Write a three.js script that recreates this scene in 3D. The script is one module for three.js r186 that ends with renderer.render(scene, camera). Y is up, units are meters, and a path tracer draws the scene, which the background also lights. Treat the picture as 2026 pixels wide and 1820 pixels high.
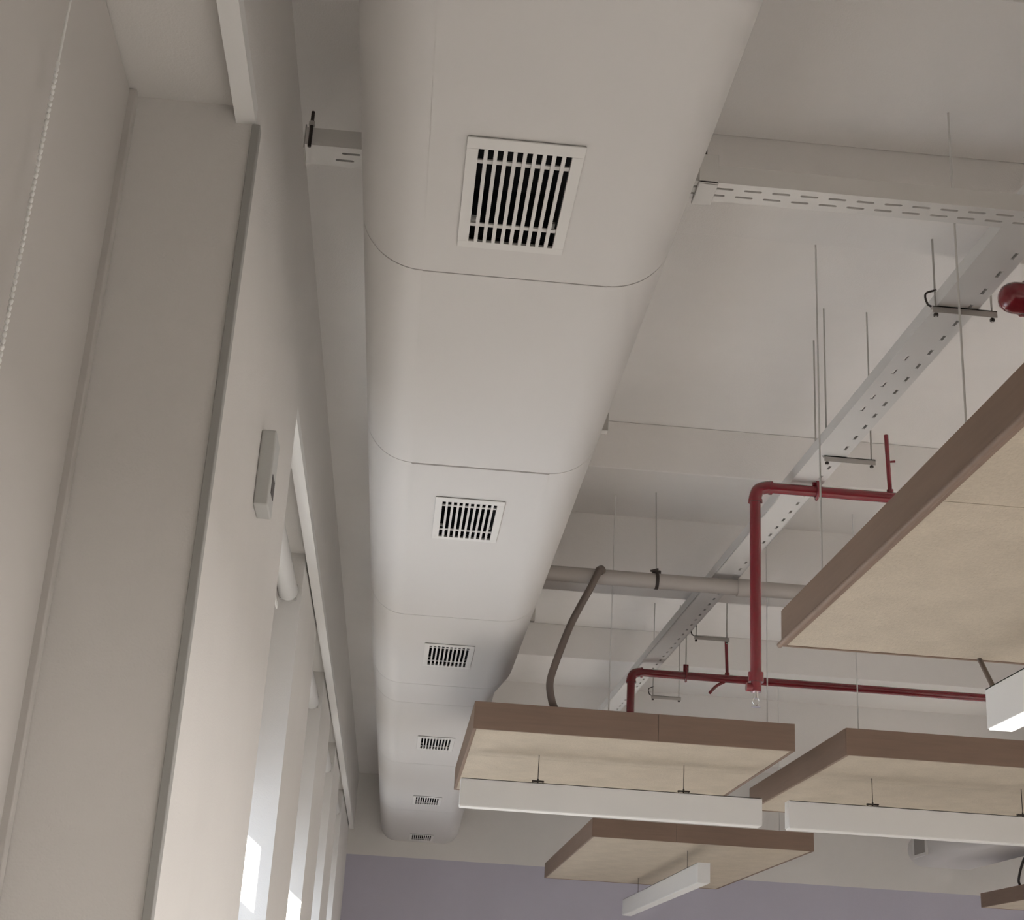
import * as THREE from 'three';
import { RoundedBoxGeometry } from 'three/addons/geometries/RoundedBoxGeometry.js';
import { mergeGeometries, toCreasedNormals } from 'three/addons/utils/BufferGeometryUtils.js';
import { RectAreaLightUniformsLib } from 'three/addons/lights/RectAreaLightUniformsLib.js';

// ---------------------------------------------------------------- camera, sky, sun, exposure
const scene = new THREE.Scene();
const FOCAL = 2933.8;                                   // pixels, for a frame 2026 x 1820
const camera = new THREE.PerspectiveCamera(2 * Math.atan(910 / FOCAL) * 180 / Math.PI, 2026 / 1820, 0.05, 100);
camera.position.set(0, 1.6, 0);                         // eye height of the person with the phone
camera.rotation.order = 'YXZ';
camera.rotation.set(0.3653152, -0.0615363, 0.0597915);  // looking up and along the duct, phone slightly tilted
scene.add(camera);

const renderer = new THREE.WebGLRenderer({ antialias: true });
renderer.toneMapping = THREE.LinearToneMapping;
renderer.toneMappingExposure = 1.0;
renderer.shadowMap.enabled = true;

scene.background = new THREE.Color().setRGB(0.75, 0.88, 1.05);
scene.backgroundIntensity = 2.6;

const sun = new THREE.DirectionalLight(new THREE.Color().setRGB(1, 0.97, 0.92), 43);
sun.position.set(-20, 1.6 + 15.4, 20);                  // outside the windows, behind the photographer's left shoulder
sun.target.position.set(0, 1.6, -6);
sun.castShadow = true;
Object.assign(sun.shadow.camera, { left: -14, right: 14, top: 14, bottom: -14, near: 1, far: 70 });
sun.shadow.mapSize.set(2048, 2048);
scene.add(sun, sun.target);
RectAreaLightUniformsLib.init();
const LAMP = new THREE.Color().setRGB(1.0, 0.965, 0.93), LAMP_POWER = 84;

// ---------------------------------------------------------------- helpers
let seed = 7;
const rnd = () => { seed = (seed * 1664525 + 1013904223) >>> 0; return seed / 4294967296; };
const used = {};
function numbered(n) {
  const k = used[n] = (used[n] ?? -1) + 1;
  return k ? `${n}_${String(k).padStart(3, '0')}` : n;
}
function metreUV(g) {                                    // uv in metres, by the way each face points
  const p = g.attributes.position, n = g.attributes.normal, uv = new Float32Array(p.count * 2);
  for (let i = 0; i < p.count; i++) {
    const ax = Math.abs(n.getX(i)), ay = Math.abs(n.getY(i)), az = Math.abs(n.getZ(i));
    const x = p.getX(i), y = p.getY(i), z = p.getZ(i);
    uv[2 * i] = ax > ay && ax > az ? z : x;
    uv[2 * i + 1] = ay >= ax && ay >= az ? z : y;
  }
  g.setAttribute('uv', new THREE.BufferAttribute(uv, 2));
  return g;
}
// a box from corner to corner, optionally with rounded edges
function bx(x0, x1, y0, y1, z0, z1, r = 0) {
  const w = Math.abs(x1 - x0), h = Math.abs(y1 - y0), d = Math.abs(z1 - z0);
  const g = r ? new RoundedBoxGeometry(w, h, d, 2, r) : new THREE.BoxGeometry(w, h, d);
  g.translate((x0 + x1) / 2, (y0 + y1) / 2, (z0 + z1) / 2);
  return metreUV(g);
}
const V = (x, y, z) => new THREE.Vector3(x, y, z);
function rod(a, b, r, seg = 10) {
  const d = b.clone().sub(a), g = new THREE.CylinderGeometry(r, r, d.length(), seg);
  g.applyQuaternion(new THREE.Quaternion().setFromUnitVectors(V(0, 1, 0), d.clone().normalize()));
  const m = a.clone().add(b).multiplyScalar(0.5);
  return g.translate(m.x, m.y, m.z);
}
function tube(pts, r, n = 60, seg = 14) {
  return new THREE.TubeGeometry(new THREE.CatmullRomCurve3(pts, false, 'catmullrom', 0.5), n, r, seg);
}
const merge = (list) => mergeGeometries(list.map((g) => {
  const k = g.index ? g.toNonIndexed() : g;
  for (const a of Object.keys(k.attributes)) if (!['position', 'normal', 'uv'].includes(a)) k.deleteAttribute(a);
  return k;
}));
function mesh(name, g, m, parent) {
  const o = new THREE.Mesh(Array.isArray(g) ? merge(g) : g, m);
  o.name = name; o.castShadow = o.receiveShadow = true;
  if (parent) parent.add(o);
  return o;
}
function tag(o, label, category, group) {
  o.userData.label = label; o.userData.category = category;
  if (group) o.userData.group = group;
  return o;
}
function thing(name, label, category, pos = [0, 0, 0], group) {
  const o = new THREE.Group();
  o.name = numbered(name); o.position.set(...pos); scene.add(o);
  return tag(o, label, category, group);
}
function structure(name, label, category, pos = [0, 0, 0]) {
  const o = new THREE.Group();
  o.name = name; o.position.set(...pos); scene.add(o); o.userData.kind = 'structure';
  return tag(o, label, category);
}
// parts are written in room coordinates and moved to their thing's base
function part(name, g, m, parent) {
  let geo = Array.isArray(g) ? merge(g) : g;
  let x = 0, y = 0, z = 0;
  for (let p = parent; p && p !== scene; p = p.parent) { x += p.position.x; y += p.position.y; z += p.position.z; }
  geo.translate(-x, -y, -z);
  return mesh(name, geo, m, parent);
}

// ---------------------------------------------------------------- procedural textures
function field(size, cells, s) {                         // tileable value noise
  let q = s; const r = () => { q = (q * 1664525 + 1013904223) >>> 0; return q / 4294967296; };
  const [cx, cy] = cells, g = Float32Array.from({ length: cx * cy }, r), out = new Float32Array(size * size);
  for (let j = 0; j < size; j++) for (let i = 0; i < size; i++) {
    const u = i / size * cx, v = j / size * cy, a = Math.floor(u), b = Math.floor(v);
    const f = u - a, h = v - b, sf = f * f * (3 - 2 * f), sh = h * h * (3 - 2 * h);
    const at = (x, y) => g[(y % cy) * cx + (x % cx)];
    out[j * size + i] = (at(a, b) * (1 - sf) + at(a + 1, b) * sf) * (1 - sh) + (at(a, b + 1) * (1 - sf) + at(a + 1, b + 1) * sf) * sh;
  }
  return out;
}
function texture(size, fn, srgb, repeat) {
  const d = new Uint8Array(size * size * 4);
  for (let i = 0; i < size * size; i++) {
    const c = fn(i);
    for (let k = 0; k < 3; k++) d[4 * i + k] = Math.max(0, Math.min(255, Math.round(255 * c[k])));
    d[4 * i + 3] = 255;
  }
  const t = new THREE.DataTexture(d, size, size);
  t.wrapS = t.wrapT = THREE.RepeatWrapping; t.magFilter = THREE.LinearFilter; t.minFilter = THREE.LinearMipmapLinearFilter;
  t.generateMipmaps = true; if (srgb) t.colorSpace = THREE.SRGBColorSpace;
  t.repeat.set(repeat, repeat); t.needsUpdate = true;
  return t;
}
const nA = field(512, [8, 8], 11), nB = field(512, [37, 37], 12), nC = field(512, [150, 150], 13), nD = field(512, [256, 256], 14);
const nG = field(512, [6, 128], 15), nH = field(512, [16, 220], 16), nF = field(512, [60, 230], 17), nE = field(512, [230, 60], 18);
// rolled wall paint: a fine orange-peel relief and very faint tone patches
const paintTone = texture(512, (i) => { const v = 0.97 + 0.03 * nA[i] + 0.012 * (nB[i] - 0.5); return [v, v, v]; }, false, 0.35);
const paintBump = texture(512, (i) => { const v = 0.5 * nC[i] + 0.5 * nD[i]; return [v, v, v]; }, false, 1.6);
// cream wood-wool board: short strands and scattered darker specks
const boardTone = texture(512, (i) => {
  const strands = 0.5 * nF[i] + 0.5 * nE[i], speck = Math.max(0, nD[i] * nC[i] - 0.66) * 1.2, v = 0.9 + 0.16 * (strands - 0.5) + 0.10 * (nA[i] - 0.5) - speck;
  return [v, v * 0.995, v * 0.985];
}, false, 1.3);
const boardBump = texture(512, (i) => { const v = 0.6 * nF[i] + 0.4 * nE[i]; return [v, v, v]; }, false, 1.3);
// brown laminate edge with long grain
const woodTone = texture(512, (i) => { const v = 0.84 + 0.07 * (nG[i] - 0.5) + 0.05 * (nH[i] - 0.5) + 0.07 * (nA[i] - 0.5); return [v, v * 0.985, v * 0.97]; }, false, 0.7);
// woven blind cloth
const clothBump = texture(256, (i) => { const x = i % 256, y = (i / 256) | 0, v = 0.5 + 0.25 * Math.sin(x / 256 * Math.PI * 128) + 0.25 * Math.sin(y / 256 * Math.PI * 128); return [v, v, v]; }, false, 12);

const M = (r, g, b, rough, extra = {}) => new THREE.MeshPhysicalMaterial({ color: new THREE.Color().setRGB(r, g, b), roughness: rough, ...extra });
const wallPaint = M(0.755, 0.73, 0.70, 0.75, { map: paintTone, bumpMap: paintBump, bumpScale: 0.0006 });
const ceilingPaint = M(0.87, 0.84, 0.81, 0.85, { map: paintTone, bumpMap: paintBump, bumpScale: 0.0006 });
const lavenderPaint = M(0.52, 0.50, 0.585, 0.75, { map: paintTone, bumpMap: paintBump, bumpScale: 0.0006 });
const ductPaint = M(0.62, 0.60, 0.58, 0.55);
const sleevePaint = M(0.30, 0.28, 0.26, 0.7);
const grillePaint = M(0.68, 0.665, 0.64, 0.45);
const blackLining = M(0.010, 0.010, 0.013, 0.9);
const whiteSteel = M(0.74, 0.72, 0.69, 0.45);
const zinc = M(0.52, 0.50, 0.47, 0.45, { metalness: 0.5 });
const darkSteel = M(0.05, 0.04, 0.035, 0.5, { metalness: 0.3 });
const chrome = M(0.85, 0.85, 0.85, 0.15, { metalness: 1 });
const redPaint = M(0.25, 0.014, 0.026, 0.25, { clearcoat: 0.9, clearcoatRoughness: 0.08 });
const brownWood = M(0.265, 0.178, 0.128, 0.55, { map: woodTone });
const creamBoard = M(0.58, 0.505, 0.405, 0.95, { map: boardTone, bumpMap: boardBump, bumpScale: 0.0015 });
const conduitGrey = M(0.16, 0.125, 0.105, 0.5);
const pipeWhite = M(0.46, 0.42, 0.385, 0.45);
const plasticWhite = M(0.92, 0.92, 0.89, 0.35);
const tubeWhite = M(0.58, 0.57, 0.55, 0.5);
const guardGrey = M(0.36, 0.355, 0.335, 0.5);
const sensorGrey = M(0.55, 0.55, 0.53, 0.5);
const lampBody = M(0.80, 0.79, 0.77, 0.4);
const lampOff = M(0.86, 0.85, 0.82, 0.5);
const lampGlow = M(0.9, 0.9, 0.9, 0.6, { emissive: new THREE.Color().setRGB(1, 0.98, 0.95), emissiveIntensity: 1.6 });
const blindCloth = M(0.60, 0.57, 0.54, 0.95, { bumpMap: clothBump, bumpScale: 0.0003 });
const frameWhite = M(0.82, 0.81, 0.79, 0.35);
const glass = M(1, 1, 1, 0.02, { transmission: 1, thickness: 0, ior: 1.5 });
const floorTile = M(0.50, 0.48, 0.46, 0.5, { map: paintTone });

// ---------------------------------------------------------------- the room
const XL = -0.5, XO = -0.98, XR = 10, ZE = -18.1, ZB = 3.2, YC = 4.9;   // wall face, outer face, right wall, end wall, back wall, slab
const HEAD = 3.7, WTOP = 2.62, WSILL = 0.9;

const floor = structure('floor', 'pale floor of the hall', 'floor');
part('floor_slab', bx(XO, XR + 0.2, -0.2, 0, ZE - 0.2, ZB + 0.2), floorTile, floor);
const ceiling = structure('ceiling', 'off-white painted concrete ceiling with stepped beams', 'ceiling', [0, YC, 0]);
part('ceiling_slab', bx(XO, XR + 0.2, YC, YC + 0.2, ZE - 0.2, ZB + 0.2), ceilingPaint, ceiling);
// each beam: a broad shallow band and, along its far side, a deep rib
const beams = [[-3.6, -4.46, -4.84, 4.61, 4.42], [-7.85, -8.67, -9.05, 4.61, 4.21], [-12.5, -13.6, -13.95, 4.61, 3.99]];
const above = (z) => { for (const [p, q, r, yb, yr] of beams) { if (z < p && z > q) return yb; if (z <= q && z > r) return yr; } return YC; };
for (const [z0, z1, z2, yBand, yRib] of beams) {
  const b = part('beam_band', bx(0.15, XR, yBand, YC, z0, z1, 0.006), ceilingPaint, ceiling);
  b.userData.label = 'broad shallow ceiling beam';
  const r = part('beam_rib', bx(0.15, XR, yRib, YC, z1, z2, 0.006), ceilingPaint, ceiling);
  r.userData.label = 'deep rib of the ceiling beam';
}
part('edge_beam', bx(XL, 0.15, 4.36, YC, ZB, ZE), ceilingPaint, ceiling).userData.label = 'beam along the window wall';
const wallEnd = structure('wall_end', 'far end wall, lavender below and off-white above', 'wall', [4, 0, ZE]);
part('painted_field', bx(XO, XR + 0.2, 0, 3.41, ZE - 0.2, ZE), lavenderPaint, wallEnd).userData.label = 'lavender lower field';
part('upper_field', bx(XO, XR + 0.2, 3.41, YC, ZE - 0.2, ZE), wallPaint, wallEnd).userData.label = 'off-white upper field';
const wallRight = structure('wall_right', 'plain wall on the far side of the hall', 'wall', [XR, 0, -7]);
part('wall_panel', bx(XR, XR + 0.2, 0, YC, ZE, ZB), wallPaint, wallRight);
const wallBack = structure('wall_back', 'plain wall behind the photographer', 'wall', [4, 0, ZB]);
part('wall_panel', bx(XO, XR + 0.2, 0, YC, ZB, ZB + 0.2), wallPaint, wallBack);

// window wall on the left: upper wall, pilasters, sills and solid panels above each window
const wallLeft = structure('wall_left', 'off-white window wall with deep niches between pilasters', 'wall', [XL, 0, -7]);
part('upper_wall', bx(XO, XL, 3.75, YC, ZE, ZB), wallPaint, wallLeft);
const XP = -0.56;                                        // piers beyond the first pilaster stand a little behind the wall face
const bays = [[-1.2, -3.26], [-5.22, -7.15], [-8.56, -9.85], [-11.27, -12.56], [-13.98, -15.27]];
let zAt = ZB;
for (const [a, b] of [...bays, [ZE, ZE]]) {
  if (zAt - a > 0.01) part('pilaster', bx(XO, zAt < -7 ? XP : XL, 0, 3.75, zAt, a), wallPaint, wallLeft);
  zAt = b;
}
for (const [i, z0, z1] of [[1, -1.2, -3.26], [2, -5.22, ZE]]) {     // pale boards that close the top of the niches
  const t = structure(`trim_${i}`, `white head board along the top of the ${i > 1 ? 'far' : 'nearest'} window niches`, 'trim', [XL, HEAD, (z0 + z1) / 2]);
  part('head_board', bx(XL - 0.05, XL, HEAD, 3.75, z0, z1), frameWhite, t);
}
bays.forEach(([a, b], i) => {
  part('sill_wall', bx(XO, XL - 0.28, 0, WSILL, a, b), wallPaint, wallLeft);
  part('spandrel', bx(XO, XO + 0.1, WTOP, 3.75, a, b), wallPaint, wallLeft);
  // the window itself
  const w = structure(`window_${i + 1}`, `white framed window in niche ${i + 1} of the window wall`, 'window', [XO + 0.04, WSILL, (a + b) / 2]);
  const x0 = XO + 0.02, x1 = XO + 0.07;
  part('window_frame', [bx(x0, x1, WSILL, WTOP, a, a - 0.05), bx(x0, x1, WSILL, WTOP, b + 0.05, b),
    bx(x0, x1, WSILL, WSILL + 0.05, a - 0.05, b + 0.05), bx(x0, x1, WTOP - 0.04, WTOP, a - 0.05, b + 0.05)], frameWhite, w);
  const zm = a + (b - a) * 0.764;
  part('mullion', bx(x0, x1, WSILL + 0.05, WTOP - 0.04, zm + 0.012, zm - 0.012), frameWhite, w);
  part('transom', bx(x0, x1, 2.20, 2.25, a - 0.05, b + 0.05), frameWhite, w);
  for (const [za, zb] of [[a - 0.05, zm + 0.012], [zm - 0.012, b + 0.05]]) for (const [ya, yb] of [[WSILL + 0.05, 2.20], [2.25, WTOP - 0.04]])
    part('pane', bx(x0 + 0.022, x0 + 0.026, ya, yb, za, zb), glass, w);
});
// grey corner guard on the edge of the nearest pilaster
const guard = thing('corner_guard', 'grey strip down the near edge of the first pilaster', 'corner guard', [XL, 0, -3.26]);
part('guard_strip', bx(XL - 0.008, XL + 0.013, 0.05, 3.695, -3.249, -3.285, 0.003), guardGrey, guard);

// ---------------------------------------------------------------- roller blinds
{
  const b = thing('roller_blind', 'pale grey roller blind hanging in the nearest window niche', 'blind', [-0.84, 3.6, -2.2], 'roller blinds in the window niches');
  part('fabric', bx(-0.822, -0.818, 0.93, 3.745, -1.23, -3.256), blindCloth, b);
  for (const [p, q] of [[-1.2, -1.235], [-3.225, -3.26]]) part('side_guide', bx(-0.84, -0.80, 0.9, 3.75, p, q, 0.004), blindCloth, b);
  part('roller_tube', rod(V(-0.853, 3.71, -1.24), V(-0.853, 3.71, -3.22), 0.03, 20), plasticWhite, b);
  part('bottom_bar', bx(-0.828, -0.812, 0.90, 0.93, -1.235, -3.225, 0.004), plasticWhite, b);
  const beads = [], x = -0.79, z = -2.535, one = new THREE.SphereGeometry(0.0052, 8, 6);
  for (let y = 3.33; y > 2.0; y -= 0.0135) beads.push(one.clone().scale(0.9, 1.25, 0.9).translate(x, y, z));
  const c = part('bead_chain', [...beads, rod(V(x, 2.0, z), V(x, 3.62, z), 0.0012, 6), rod(V(x, 3.32, z), V(x, 3.74, z), 0.0028, 8)], plasticWhite, b);
  c.userData.label = 'white bead chain';
  part('chain_bracket', bx(-0.815, -0.775, 3.70, 3.748, -2.52, -2.55, 0.004), plasticWhite, b);
}
bays.slice(1).forEach(([a, b], i) => {
  const where = ['second', 'third', 'fourth', 'fifth'][i];
  const t = thing('roller_blind', `rolled-up white roller blind at the top of the ${where} window niche`, 'blind', [-0.61, 3.5, (a + b) / 2], 'roller blinds in the window niches');
  const tube1 = part('roller_tube', rod(V(-0.622, 3.535, a - 0.03), V(-0.622, 3.535, b + 0.06), 0.048, 24), tubeWhite, t);
  for (const z of [a - 0.015, b + 0.03]) part('bracket', bx(-0.665, -0.58, 3.50, 3.58, z + 0.010, z - 0.010, 0.004), zinc, t);
  part('hem_bar', bx(-0.672, -0.662, 3.44, 3.465, a - 0.04, b + 0.07, 0.003), plasticWhite, tube1);
  part('fabric', bx(-0.668, -0.666, 3.46, 3.53, a - 0.04, b + 0.07), blindCloth, tube1);
});
// small box on the pilaster
{
  const s = thing('wall_sensor', 'small pale grey box fixed high on the first pilaster', 'sensor', [XL, 3.0, -4.4]);
  part('housing', bx(XL, XL + 0.045, 3.0, 3.24, -4.19, -4.33, 0.006), sensorGrey, s);
  part('slot', bx(XL + 0.040, XL + 0.0465, 3.05, 3.11, -4.22, -4.30, 0.002), darkSteel, s);
}

// ---------------------------------------------------------------- the main duct
const DB = 3.6, DH = 0.37, R = DH / 2, TK = 0.004;
// open profile of a flat-oval duct: both rounded sides and the top; xl, xr are the edges of its flat bottom
function ovalShape(xl, xr, inset = 0, closed = false) {
  const s = new THREE.Shape(), r = R - inset, cy = DB + R;
  const outer = (k) => { s.moveTo(xl, cy - k); s.absarc(xl, cy, k, -Math.PI / 2, -Math.PI * 1.5, true); s.lineTo(xr, cy + k); s.absarc(xr, cy, k, Math.PI / 2, -Math.PI / 2, true); };
  outer(r);
  if (closed) { s.closePath(); return s; }
  const k = r - TK;
  s.lineTo(xr, cy - k); s.absarc(xr, cy, k, -Math.PI / 2, Math.PI / 2, false); s.lineTo(xl, cy + k); s.absarc(xl, cy, k, Math.PI / 2, Math.PI * 1.5, false); s.closePath();
  return s;
}
function extrudeZ(shape, z0, z1, seg = 26) {             // from z0 towards z1 (z1 < z0)
  const g = new THREE.ExtrudeGeometry(shape, { depth: z0 - z1, bevelEnabled: false, curveSegments: seg });
  g.translate(0, 0, z1);
  return metreUV(toCreasedNormals(g, 0.6));
}
// slide the sides of a section so that it changes width from z0 to z1
function taper(g, z0, z1, a, b) {
  const p = g.attributes.position, mid = (a[0] + a[1]) / 2;
  for (let i = 0; i < p.count; i++) {
    const t = (z0 - p.getZ(i)) / (z0 - z1), x = p.getX(i), side = x < mid ? 0 : 1;
    p.setX(i, x + t * (b[side] - a[side]));
  }
  return g;
}
const duct = thing('air_duct', 'long white flat-oval air duct running along the window wall', 'duct', [0.2, DB, -7]);
const grilles = [[0.035, 0.325, -3.06, -3.60], [0.05, 0.335, -5.69, -6.24], [0.075, 0.36, -8.19, -8.75], [0.105, 0.385, -11.1, -11.66], [0.135, 0.41, -14.25, -14.8], [0.16, 0.435, -17.3, -17.85]];
const flatA = [-0.055, 0.475], cuts = [2.9, -1.2, -3.77, -5.33, -7.6, -9.3];
function ductSection(z0, z1, f0, f1, label) {
  const g0 = z0 - 0.003, g1 = z1 + 0.003;
  const same = f0 === f1;
  let shell = extrudeZ(ovalShape(f0[0], f0[1]), g0, g1);
  if (!same) { shell = taper(shell, g0, g1, f0, f1); shell.computeVertexNormals(); shell = toCreasedNormals(shell, 0.6); }
  part('duct_shell', shell, ductPaint, duct);
  // flat bottom sheet, cut out where a grille sits
  const s = new THREE.Shape([new THREE.Vector2(f0[0], -g0), new THREE.Vector2(f0[1], -g0), new THREE.Vector2(f1[1], -g1), new THREE.Vector2(f1[0], -g1)]);
  for (const [x0, x1, za, zb] of grilles) if (za < g0 && zb > g1) {
    const i = 0.03;
    s.holes.push(new THREE.Path([new THREE.Vector2(x0 + i, -za + i), new THREE.Vector2(x0 + i, -zb - i), new THREE.Vector2(x1 - i, -zb - i), new THREE.Vector2(x1 - i, -za + i)]));
  }
  const sheet = new THREE.ExtrudeGeometry(s, { depth: TK, bevelEnabled: false });
  sheet.rotateX(-Math.PI / 2);                          // shape (x, -z) lies flat, thickness upwards
  sheet.translate(0, DB - 0.0015, 0);
  part('bottom_sheet', metreUV(sheet), ductPaint, duct);
}
function sleeve(z, f) { part('joint_sleeve', extrudeZ(ovalShape(f[0], f[1], 0.006), z + 0.04, z - 0.04), sleevePaint, duct);
  part('joint_sleeve', bx(f[0], f[1], DB + 0.005, DB + 0.009, z + 0.04, z - 0.04), sleevePaint, duct); }
for (let i = 0; i + 1 < cuts.length; i++) ductSection(cuts[i], cuts[i + 1], flatA, flatA);
for (const z of cuts.slice(1)) sleeve(z, flatA);
const flatB = [-0.045, 0.41], flatE = [0.0, 0.56];
const lerpF = (z) => { const t = (z + 9.9) / (ZE + 9.9); return [0, 1].map((k) => flatB[k] + t * (flatE[k] - flatB[k])); };
ductSection(-9.3, -9.9, flatA, flatB);
const cutsB = [-9.9, -12.4, -15.3, ZE];
for (let i = 0; i < 3; i++) ductSection(cutsB[i], cutsB[i + 1] , i ? lerpF(cutsB[i]) : flatB, lerpF(cutsB[i + 1]));
for (const z of [-9.9, -12.4, -15.3]) sleeve(z, lerpF(z));
// standing cleat just past the second seam
part('seam_cleat', bx(flatA[0], flatA[1], DB - 0.004, DB - 0.0015, -5.335, -5.50), ductPaint, duct);

// ---------------------------------------------------------------- air grilles
const ordinals = ['nearest and largest', 'second nearest', 'third nearest', 'fourth nearest', 'fifth nearest', 'farthest'];
grilles.forEach(([x0, x1, z0, z1], i) => {
  const t = thing('air_grille', `${ordinals[i]} white slatted air grille under the main duct`, 'grille', [(x0 + x1) / 2, DB - 0.01, (z0 + z1) / 2], 'air grilles under the main duct');
  const yb = DB - 0.0075, yt = DB - 0.0035, e = 0.03, o = [x0 + e, x1 - e, z0 - 0.048, z1 + 0.034], q = 0.004;
  part('frame', [bx(x0, x1, yb, yt, z0, o[2], 0.0015), bx(x0, x1, yb, yt, o[3], z1, 0.0015), bx(x0, o[0], yb, yt, o[2], o[3], 0.0015), bx(o[1], x1, yb, yt, o[2], o[3], 0.0015)], grillePaint, t);
  part('gasket', [bx(x0 + q, x1 - q, yt, DB - 0.0015, z0 - q, z0 - 0.03), bx(x0 + q, x1 - q, yt, DB - 0.0015, z1 + 0.03, z1 + q), bx(x0 + q, x0 + 0.03, yt, DB - 0.0015, z0 - 0.03, z1 + 0.03), bx(x1 - 0.03, x1 - q, yt, DB - 0.0015, z0 - 0.03, z1 + 0.03)], blackLining, t);
  const n = 9, pitch = (o[1] - o[0]) / (n + 0.6), w = pitch * 0.4;
  for (let k = 0; k < n; k++) { const x = o[0] + pitch * (0.8 + k); part('slat', bx(x - w / 2, x + w / 2, DB - 0.0072, DB + 0.001, o[2], o[3]), grillePaint, t); }
  for (const f of [0.15, 0.83]) { const z = o[2] + (o[3] - o[2]) * f; part('cross_bar', bx(o[0], o[1], DB + 0.001, DB + 0.005, z + 0.008, z - 0.008), grillePaint, t); }
  const y1 = DB + 0.16;
  part('throat', [bx(o[0] - 0.003, o[0], DB + 0.013, y1, o[2], o[3]), bx(o[1], o[1] + 0.003, DB + 0.013, y1, o[2], o[3]), bx(o[0], o[1], DB + 0.013, y1, o[2] + 0.003, o[2]), bx(o[0], o[1], DB + 0.013, y1, o[3], o[3] - 0.003), bx(o[0], o[1], y1, y1 + 0.003, o[2], o[3])], blackLining, t);
  for (const s of [0, 1]) part('damper_clip', bx(s ? o[1] - 0.016 : o[0] + 0.002, s ? o[1] - 0.002 : o[0] + 0.016, DB + 0.020, DB + 0.026, o[3] + 0.085, o[3] + 0.06), grillePaint, t);
});

// ---------------------------------------------------------------- second duct on the far right
{
  const d = thing('air_duct', 'second white flat-oval duct high on the right near the lavender wall', 'duct', [6.4, DB, -13]);
  const g = extrudeZ(ovalShape(6.1, 6.6, 0, true), -6, -17.2);
  part('duct_shell', g, ductPaint, d);
  const cap = new THREE.ExtrudeGeometry(ovalShape(6.1, 6.6, 0.03, true), { depth: 0.02, bevelEnabled: true, bevelSize: 0.03, bevelThickness: 0.03, bevelSegments: 4, curveSegments: 20 });
  cap.translate(0, 0, -17.22);
  part('end_cap', metreUV(cap), ductPaint, d);
  const t = thing('side_grille', 'dark square opening in the side of the second duct', 'grille', [5.9, DB + R, -16.9]);
  part('frame', [bx(5.895, 5.92, DB + 0.06, DB + 0.09, -16.55, -17.0), bx(5.895, 5.92, DB + 0.30, DB + 0.33, -16.55, -17.0), bx(5.895, 5.92, DB + 0.09, DB + 0.30, -16.55, -16.59), bx(5.895, 5.92, DB + 0.09, DB + 0.30, -16.96, -17.0)], grillePaint, t);
  part('opening', bx(5.902, 5.915, DB + 0.09, DB + 0.30, -16.59, -16.96), sleevePaint, t);
}

// ---------------------------------------------------------------- slotted channel over the duct
{
  const y0 = 4.035, y1 = 4.095, z0 = -3.86, z1 = -3.965, xa = -0.44, xb = 4.2;
  const c = thing('strut_channel', 'white slotted steel channel crossing above the main duct', 'channel', [0.7, y0, -3.9]);
  // bottom web with two staggered rows of slots
  const s = new THREE.Shape([new THREE.Vector2(xa, 0), new THREE.Vector2(xb, 0), new THREE.Vector2(xb, 0.105), new THREE.Vector2(xa, 0.105)]);
  for (let k = 0; k < 40; k++) for (const [row, off] of [[0.033, 0.02], [0.072, 0.0]]) {
    const x = 0.80 + off + k * 0.088 - 0.088 * 13;
    if (x < xa + 0.03 || x > xb - 0.08) continue;
    const h = new THREE.Path(); h.absarc(x, row, 0.0055, Math.PI / 2, Math.PI * 1.5, false); h.absarc(x + 0.045, row, 0.0055, -Math.PI / 2, Math.PI / 2, false); h.closePath();
    s.holes.push(h);
  }
  const web = new THREE.ExtrudeGeometry(s, { depth: 0.004, bevelEnabled: false, curveSegments: 4 });
  web.rotateX(-Math.PI / 2); web.translate(0, y0, z0);
  part('slotted_web', metreUV(web), whiteSteel, c);
  part('flange', bx(xa, xb, y0 + 0.004, y1, z0, z0 - 0.004), whiteSteel, c);
  part('flange', bx(xa, xb, y0 + 0.004, y1, z1, z1 + 0.004), whiteSteel, c);
  part('end_plate', bx(xa - 0.004, xa, y0 - 0.012, y1 + 0.01, z0, z1, 0.0015), zinc, c);
  for (const [x, m] of [[-0.425, 0], [0.785, 1], [3.4, 2]]) {
    const h = thing('threaded_rod', ['dark threaded rod between the window wall and the duct', 'dark bent threaded rod with clamp beside the duct', 'threaded rod holding the right end of the slotted channel'][m], 'hanger rod', [x, y1, -3.91], 'hanger rods of the slotted channel');
    const top = m ? 4.61 : y1 + 0.05;
    part('rod', m === 1 ? tube([V(x, y0 - 0.012, -3.91), V(x, y1 + 0.12, -3.91), V(x + 0.002, 4.30, -3.91), V(x + 0.02, 4.36, -3.91), V(x + 0.03, 4.45, -3.91), V(x + 0.03, top, -3.91)], 0.006, 50, 8) : rod(V(x, y0 - 0.012, m ? -3.91 : -3.852), V(x, top, m ? -3.91 : -3.852), 0.0055), darkSteel, h);
    part('nut', rod(V(x, y1, m ? -3.91 : -3.852), V(x, y1 + 0.014, m ? -3.91 : -3.852), 0.010, 6), zinc, h);
    if (m) part('clamp', [bx(x - 0.03, x + 0.03, y0 - 0.012, y0 - 0.002, z0 + 0.012, z1 - 0.012, 0.003), bx(x - 0.03, x + 0.03, y0 - 0.012, y1 + 0.03, z0 + 0.012, z0 + 0.004, 0.002)], whiteSteel, h);
  }
}

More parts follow.
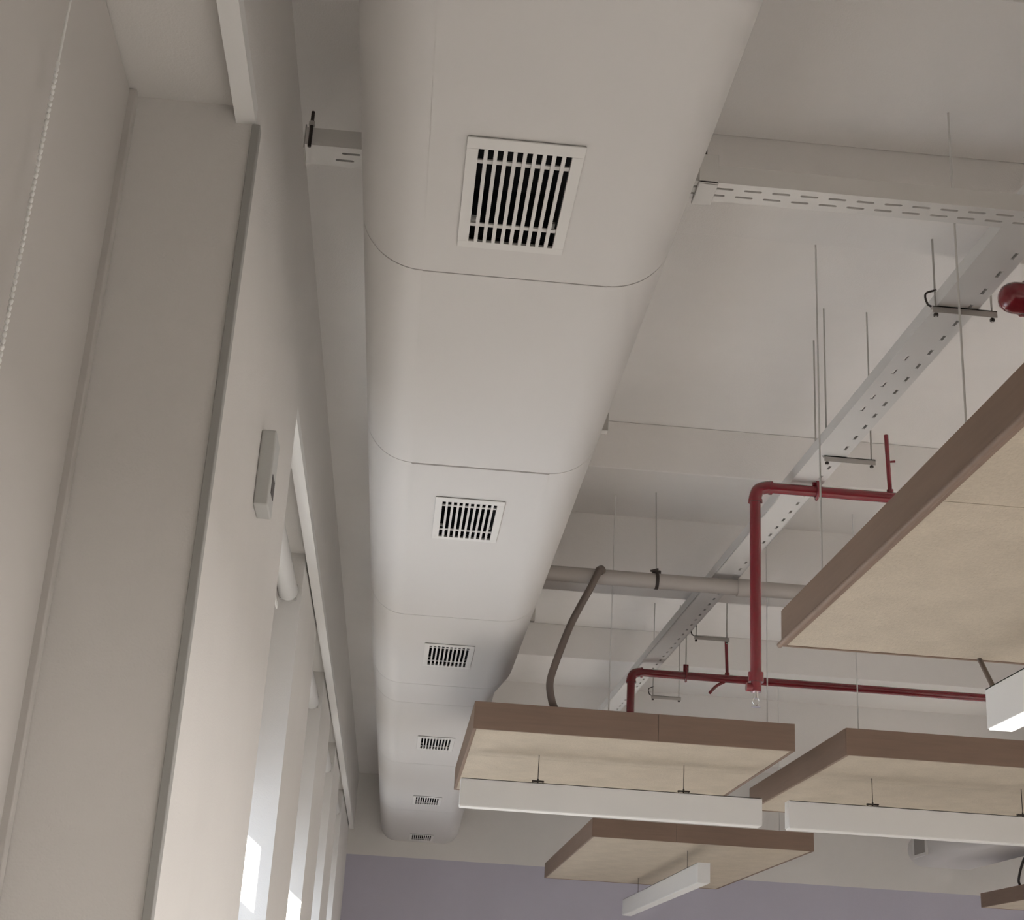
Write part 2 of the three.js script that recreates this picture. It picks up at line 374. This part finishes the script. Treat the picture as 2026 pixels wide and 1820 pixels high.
// ---------------------------------------------------------------- cable tray along the hall
{
  const yaw = 0.0215, c = thing('cable_tray', 'white perforated cable tray running under the ceiling to the far wall', 'cable tray', [1.895, 4.14, -4.1]);
  c.rotation.y = yaw;
  const L0 = 4.0, L1 = -9.35, w = 0.075;
  const s = new THREE.Shape([new THREE.Vector2(-w, -L0), new THREE.Vector2(w, -L0), new THREE.Vector2(w, -L1), new THREE.Vector2(-w, -L1)]);
  for (let z = -0.6; z < 8.6; z += 0.13) for (const [x, off] of [[-0.03, 0], [0.042, 0.06]]) {
    if (x < 0 && (z < 1.0 || z > 1.7)) continue;
    const h = new THREE.Path(); h.absarc(x, z + off, 0.006, 0, Math.PI, true); h.absarc(x, z + off - 0.055, 0.006, Math.PI, 0, true); h.closePath();
    const pts = h.getPoints(4); s.holes.push(new THREE.Path(pts));
  }
  const web = new THREE.ExtrudeGeometry(s, { depth: 0.003, bevelEnabled: false, curveSegments: 3 });
  web.rotateX(-Math.PI / 2);
  mesh('perforated_base', metreUV(web), whiteSteel, c);
  for (const k of [-1, 1]) { mesh('side_rail', bx(k * w - 0.0025, k * w + 0.0025, 0, 0.055, L0, L1), whiteSteel, c); mesh('rail_lip', bx(k * w - (k < 0 ? 0.0 : 0.018), k * w + (k < 0 ? 0.018 : 0.0), 0.052, 0.055, L0, L1), whiteSteel, c); }
  for (const [x, r] of [[-0.045, 0.010], [-0.012, 0.008], [0.03, 0.011]]) mesh('cable', rod(V(x, 0.003 + r, L0), V(x, 0.003 + r, L1), r, 8), conduitGrey, c);
  const along = (z, dx) => [1.895 + dx + (z + 4.1) * yaw, z];
  [-4.72, -6.25, -9.65, -11.6].forEach((z, i) => {
    const h = thing('tray_hanger', `steel trapeze hanger ${['closest to the red fitting', 'above the first red pipe', 'between the two red pipes', 'farthest along'][i]} under the cable tray`, 'hanger', [along(z, 0)[0], 4.13, z], 'trapeze hangers of the cable tray');
    const [xm] = [1.895 - (z + 4.1) * yaw];
    h.position.x = xm;
    part('cross_arm', [bx(xm - 0.12, xm + 0.12, 4.112, 4.138, z + 0.013, z + 0.010), bx(xm - 0.12, xm + 0.12, 4.134, 4.138, z + 0.013, z - 0.013)], zinc, h);
    for (const k of [-1, 1]) { part('rod', rod(V(xm + k * 0.105, 4.10, z), V(xm + k * 0.105, above(z), z), 0.004, 8), zinc, h); part('nut', rod(V(xm + k * 0.105, 4.102, z), V(xm + k * 0.105, 4.112, z), 0.009, 6), darkSteel, h); }
    part('hook', tube([V(xm - 0.12, 4.14, z), V(xm - 0.135, 4.15, z), V(xm - 0.14, 4.19, z), V(xm - 0.10, 4.21, z)], 0.004, 16, 6), darkSteel, h);
  });
}

// ---------------------------------------------------------------- red sprinkler pipes
function sprinklerHead(parent, x, y, z) {
  const h = part('sprinkler_head', rod(V(x, y, z), V(x, y - 0.03, z), 0.012, 12), chrome, parent);
  h.userData.label = 'chrome sprinkler head';
  const f = []; for (const k of [-1, 1]) f.push(tube([V(x + k * 0.010, y - 0.028, z), V(x + k * 0.016, y - 0.045, z), V(x, y - 0.066, z)], 0.0025, 12, 6));
  part('frame_arm', f, chrome, h);
  part('deflector', rod(V(x, y - 0.066, z), V(x, y - 0.069, z), 0.022, 16), chrome, h);
}
function redPipe(label, x, y, z, xEnd, yEnd, r, clampX, riserX, brace) {
  const p = thing('sprinkler_pipe', label, 'pipe', [x, y, z], 'red sprinkler pipes');
  const b = 0.055;
  part('branch_run', rod(V(x + b, y, z), V(xEnd, y, z), r, 20), redPaint, p);
  part('drop', rod(V(x, y - b, z), V(x, yEnd + 0.06, z), r, 20), redPaint, p);
  part('elbow', [tube([V(x + b + 0.02, y, z), V(x + b, y, z), V(x + 0.016, y - 0.016, z), V(x, y - b, z), V(x, y - b - 0.02, z)], r * 1.18, 24, 20), rod(V(x + b + 0.012, y, z), V(x + b + 0.026, y, z), r * 1.3, 20), rod(V(x, y - b - 0.012, z), V(x, y - b - 0.026, z), r * 1.3, 20)], redPaint, p);
  part('reducer', [rod(V(x, yEnd + 0.09, z), V(x, yEnd + 0.045, z), r * 1.35, 20), rod(V(x, yEnd + 0.05, z), V(x, yEnd, z), r * 0.95, 18), rod(V(x - 0.045, yEnd + 0.02, z), V(x, yEnd + 0.02, z), r * 0.75, 14)], redPaint, p);
  sprinklerHead(p, x, yEnd, z);
  // pear-shaped clamp with its rod to the slab
  const h = thing('pipe_hanger', `clamp and thin rod holding the ${brace ? 'far' : 'near'} red pipe`, 'hanger', [clampX, y, z], 'hangers of the red pipes');
  const loop = []; for (let k = 0; k <= 16; k++) { const a = -Math.PI / 2 + k / 16 * Math.PI * 2; loop.push(V(clampX, y + (Math.sin(a) > 0 ? 2.3 : 1.25) * r * Math.sin(a), z + 1.25 * r * Math.cos(a))); }
  part('clamp', new THREE.TubeGeometry(new THREE.CatmullRomCurve3(loop, true), 48, 0.0075, 8, true).scale(1, 1, 1), redPaint, h);
  part('clamp_plate', bx(clampX - 0.02, clampX + 0.02, y + r, y + 2.9 * r, z - 0.006, z + 0.006, 0.005), redPaint, h);
  part('rod', rod(V(clampX, y + 2.3 * r, z), V(clampX, YC, z), 0.0045, 8), zinc, h);
  const q = part('riser', rod(V(riserX, y + r * 0.8, z), V(riserX - 0.01, brace ? 4.36 : 4.42, z), r * 0.42, 12), redPaint, p);
  q.userData.label = 'thin upright red pipe';
  part('outlet', rod(V(riserX, y, z), V(riserX, y + r * 1.5, z), r * 0.62, 14), redPaint, q);
  if (brace) part('stub', tube([V(riserX - 0.02, y - r * 0.8, z), V(riserX - 0.08, y - 0.06, z), V(riserX - 0.13, y - 0.115, z)], r * 0.4, 16, 10), redPaint, q);
  else part('side_nipple', rod(V(riserX, 4.28, z), V(riserX + 0.03, 4.285, z), 0.006, 8), redPaint, q);
  return p;
}
redPipe('red sprinkler pipe with a long drop beside the nearest acoustic panel', 1.585, 4.095, -6.6, 9.9, 3.095, 0.0265, 1.885, 2.248, false);
redPipe('red sprinkler pipe running behind the acoustic panels in the middle distance', 1.605, 4.06, -10.5, 9.9, 3.30, 0.029, 2.005, 2.31, true);
{
  const b = thing('capped_main', 'glossy red domed pipe end at the right edge beside the cable tray', 'pipe fitting', [2.03, 4.09, -4.5]);
  const c = V(2.035, 4.085, -4.5);
  const prof = [[0.0001, -0.085], [0.02, -0.083], [0.038, -0.074], [0.05, -0.058], [0.056, -0.036], [0.057, 0.0]].map(([r, t]) => new THREE.Vector2(r, t));
  const dome = new THREE.LatheGeometry(prof, 28); dome.rotateZ(-Math.PI / 2); dome.translate(c.x, c.y, c.z);
  part('dome', dome, redPaint, b);
  part('coupling', rod(V(c.x, c.y, c.z), V(c.x + 0.04, c.y, c.z), 0.064, 28), redPaint, b);
  part('pipe', rod(V(c.x + 0.03, c.y, c.z), V(9.9, c.y, c.z), 0.052, 24), redPaint, b);
}

// ---------------------------------------------------------------- white pipe under the beam and grey flexible conduit
{
  const p = thing('white_pipe', 'wide white pipe running crosswise under the deep beam', 'pipe', [1.5, 4.07, -8.2]);
  part('pipe_run', rod(V(0.2, 4.065, -8.2), V(9.9, 4.065, -8.2), 0.045, 24), pipeWhite, p);
  part('coupling', rod(V(1.86, 4.065, -8.2), V(1.98, 4.065, -8.2), 0.053, 24), pipeWhite, p);
  const h = thing('pipe_hanger', 'dark clamp with a short rod on the white pipe', 'hanger', [1.385, 4.11, -8.2]);
  part('clamp', [rod(V(1.375, 4.065, -8.2), V(1.395, 4.065, -8.2), 0.049, 20), bx(1.36, 1.41, 4.105, 4.13, -8.19, -8.21, 0.004)], darkSteel, h);
  part('rod', rod(V(1.385, 4.12, -8.2), V(1.372, 4.61, -8.2), 0.0035, 8), zinc, h);
  part('bolt', rod(V(1.345, 4.115, -8.17), V(1.39, 4.13, -8.17), 0.006, 8), darkSteel, h);
  const f = thing('flexible_conduit', 'dark grey flexible conduit curving down from the white pipe', 'conduit', [0.82, 3.25, -8.12]);
  part('hose', tube([V(1.052, 4.085, -8.135), V(1.036, 4.07, -8.12), V(0.99, 3.965, -8.12), V(0.934, 3.85, -8.12), V(0.878, 3.72, -8.12), V(0.814, 3.525, -8.12), V(0.786, 3.408, -8.12), V(0.80, 3.31, -8.12), V(0.822, 3.258, -8.12)], 0.021, 90, 16), conduitGrey, f);
  part('gland', rod(V(1.056, 4.09, -8.14), V(1.04, 4.075, -8.12), 0.027, 14), conduitGrey, f);
}

// ---------------------------------------------------------------- suspended acoustic panels
const PB = 3.1, PT = 3.25;
function acousticPanel(label, x0, x1, z0, z1, joints, boards) {   // z0 near, z1 far
  const p = thing('acoustic_panel', label, 'acoustic panel', [(x0 + x1) / 2, PB, (z0 + z1) / 2], 'suspended acoustic panels');
  const e = 0.018, ends = (a, b, cuts) => { const q = [a, ...cuts, b]; return q.slice(1).map((v, i) => [q[i], v]); };
  for (const [a, b] of ends(x0, x1, boards)) { part('edge_board', bx(a + 0.0008, b - 0.0008, PB, PT, z0, z0 - e, 0.002), brownWood, p); part('edge_board', bx(a + 0.0008, b - 0.0008, PB, PT, z1 + e, z1, 0.002), brownWood, p); }
  for (const x of [x0, x1 - e]) part('side_board', bx(x, x + e, PB, PT, z0 - e, z1 + e, 0.002), brownWood, p);
  const q = [z0 - e, ...joints, z1 + e];
  for (let i = 0; i + 1 < q.length; i++) {
    part('ceiling_board', bx(x0 + e, x1 - e, PB + 0.003, PB + 0.04, q[i] - (i ? 0.0015 : 0), q[i + 1] + (i + 2 < q.length ? 0.0015 : 0), 0.0025), creamBoard, p);
  }
  part('top_sheet', bx(x0 + e, x1 - e, PT - 0.02, PT - 0.008, z0 - e, z1 + e), brownWood, p);
  return p;
}
function panelRods(list, which) {
  for (const [x, z, k] of list) {
    const h = thing('panel_rod', `thin hanger rod ${k} above the ${which}`, 'hanger rod', [x, PT, z], 'hanger rods of the acoustic panels');
    const r = part('rod', rod(V(x, PT - 0.01, z), V(x, above(z), z), 0.004, 8), whiteSteel, h);
    part('washer', rod(V(x, PT - 0.009, z), V(x, PT + 0.004, z), 0.016, 12), zinc, r);
  }
}
const pan1 = acousticPanel('nearest cream acoustic panel with brown edge, cut by the right frame edge', 1.49, 3.29, -2.35, -5.77, [-3.97], []);
part('edge_moulding', [rod(V(1.484, PB + 0.006, -2.35), V(1.484, PB + 0.006, -5.77), 0.012, 12)], brownWood, pan1);
panelRods([[1.587, -5.5, 'at the far left corner'], [1.684, -4.2, 'on the left side'], [3.1, -5.5, 'at the far right corner']], 'nearest acoustic panel');
acousticPanel('cream acoustic panel with brown edge hanging just right of the duct', 0.37, 2.14, -8.0, -10.3, [-8.86], [1.38]);
panelRods([[1.145, -8.3, 'in the middle'], [2.06, -8.3, 'at the near right corner']], 'panel beside the duct');
acousticPanel('cream acoustic panel with brown edge on the right behind the nearest one', 2.425, 4.25, -8.0, -10.3, [-8.83], []);
panelRods([[2.589, -8.3, 'at the near left corner'], [3.9, -8.3, 'at the near right corner']], 'panel behind the nearest one');
acousticPanel('farthest cream acoustic panel hanging low in front of the lavender wall', 1.6, 3.45, -12.35, -16.15, [], [2.3]);
panelRods([[1.75, -12.7, 'at the near left corner'], [3.25, -12.7, 'at the near right corner']], 'farthest middle panel');
acousticPanel('dark edged acoustic panel at the lower right corner of the view', 6.37, 8.2, -12.35, -16.25, [], []);
{
  const c = thing('cable_loop', 'dark cable looped over the panel at the lower right corner', 'cable', [6.45, PT, -14.9]);
  part('cable', tube([V(6.42, PT + 0.012, -15.3), V(6.39, PT + 0.06, -15.25), V(6.39, PT + 0.19, -15.15), V(6.43, PT + 0.27, -15.1), V(6.52, PT + 0.16, -14.95), V(6.62, PT + 0.03, -14.8), V(6.9, PT + 0.014, -14.6)], 0.013, 70, 10), darkSteel, c);
}

// ---------------------------------------------------------------- linear luminaires
const LB = 2.78, LT = 2.935, LW = 0.1;
function luminaire(label, alongX, a, b, c, hangAt, lit = true, power = LAMP_POWER) {
  // a..b is the run, c the near (or left) face of the body
  const mid = (a + b) / 2, lo = Math.min(a, b), hi = Math.max(a, b);
  const at = alongX ? [mid, LB, c - LW / 2] : [c + LW / 2, LB, mid];
  const t = thing('linear_light', label, 'ceiling light', at, 'linear ceiling lights');
  const B = (u0, u1, y0, y1, v0, v1, r) => alongX ? bx(u0, u1, y0, y1, c - v0, c - v1, r) : bx(c + v0, c + v1, y0, y1, u0, u1, r);
  part('body', [B(lo + 0.004, hi - 0.004, LT - 0.004, LT, 0, LW), B(lo + 0.004, hi - 0.004, LB, LT, 0, 0.004), B(lo + 0.004, hi - 0.004, LB, LT, LW - 0.004, LW)], lampBody, t);
  for (const [u0, u1] of [[lo, lo + 0.004], [hi - 0.004, hi]]) part('end_cap', B(u0, u1, LB, LT, 0, LW), lampBody, t);
  part('diffuser', B(lo + 0.004, hi - 0.004, LB - 0.006, LB + 0.006, 0.004, LW - 0.004, 0.003), lit ? lampGlow : lampOff, t);
  if (lit) {
  const l = new THREE.RectAreaLight(LAMP, power, alongX ? hi - lo - 0.02 : LW - 0.012, alongX ? LW - 0.012 : hi - lo - 0.02);
  l.position.set(0, -0.009, 0); l.rotation.x = -Math.PI / 2; t.add(l);
  }
  for (const u of hangAt) {
    const [x, z] = alongX ? [u, c - LW / 2] : [c + LW / 2, u];
    const w = part('suspension_wire', rod(V(x, LT, z), V(x, PB + 0.003, z), 0.0025, 6), darkSteel, t);
    part('wire_grip', [rod(V(x, LT, z), V(x, LT + 0.03, z), 0.005, 8), ...[-0.03, 0.03].map((k) => alongX ? rod(V(x + k, LT, z), V(x + k, LT + 0.016, z), 0.003, 6) : rod(V(x, LT, z + k), V(x, LT + 0.016, z + k), 0.003, 6)), alongX ? bx(x - 0.035, x + 0.035, LT + 0.012, LT + 0.02, z - 0.01, z + 0.01) : bx(x - 0.01, x + 0.01, LT + 0.012, LT + 0.02, z - 0.035, z + 0.035)], darkSteel, w);
  }
  return t;
}
luminaire('white linear light hanging crosswise under the panel beside the duct', true, 0.35, 2.115, -8.66, [0.80, 1.66], false);
luminaire('white linear light hanging crosswise under the right-hand panel', true, 2.275, 4.05, -8.66, [2.79, 3.7], false);
luminaire('white linear light pointing away under the farthest middle panel', false, -12.2, -16.2, 2.45, [-12.9, -15.5], false);
const l1 = luminaire('lit white linear light at the right edge below the nearest panel', false, -2.0, -5.55, 2.24, [-2.9, -5.0], true, 112);
part('feed_conduit', rod(V(2.30, 3.103, -5.74), V(2.262, 2.935, -5.52), 0.010, 10), conduitGrey, l1);
// the other lights of the same row, outside the view
for (const [ax, a, b, c, l] of [
  [false, -12.2, -16.2, 7.2, 'linear light under the panel at the lower right corner'],
  [false, -2.0, -5.55, 6.8, 'linear light on the right side of the hall, out of view'],
  [true, 7.3, 9.1, -8.66, 'crosswise linear light on the right side of the hall, out of view'],
  [false, -12.2, -16.2, 8.9, 'linear light along the far right wall, out of view'],
  [false, -2.0, -5.55, 8.9, 'linear light along the near right wall, out of view'],
  [false, 2.4, -1.2, 2.24, 'linear light above the photographer, out of view'],
  [false, 2.4, -1.2, 6.8, 'linear light to the right of the photographer, out of view'],
]) {
  const far = !ax && a === -12.2 && c < 8;
  const t = luminaire(l, ax, a, b, c, far ? [-12.9, -15.5] : [], true, a > 0 && !ax ? 66 : a === -2.0 ? 112 : LAMP_POWER);
  if (!far) for (const u of [a + (b - a) * 0.2, a + (b - a) * 0.8]) {
    const [x, z] = ax ? [u, c - LW / 2] : [c + LW / 2, u];
    part('suspension_wire', rod(V(x, LT, z), V(x, above(z), z), 0.0025, 6), darkSteel, t);
  }
}
// small hanger tabs on the right flank of the main duct
for (const [z, k] of [[-5.25, 'middle'], [-8.15, 'far']]) {
  const h = thing('duct_bracket', `small dark bracket on the ${k} right flank of the main duct`, 'bracket', [0.66, DB + R, z], 'brackets on the duct');
  part('tab', bx(0.655, 0.685, DB + R - 0.03, DB + R + 0.05, z + 0.02, z - 0.02, 0.004), zinc, h);
  part('rod', rod(V(0.678, DB + R, z), V(0.678, above(z), z), 0.004, 8), zinc, h);
}

renderer.render(scene, camera);
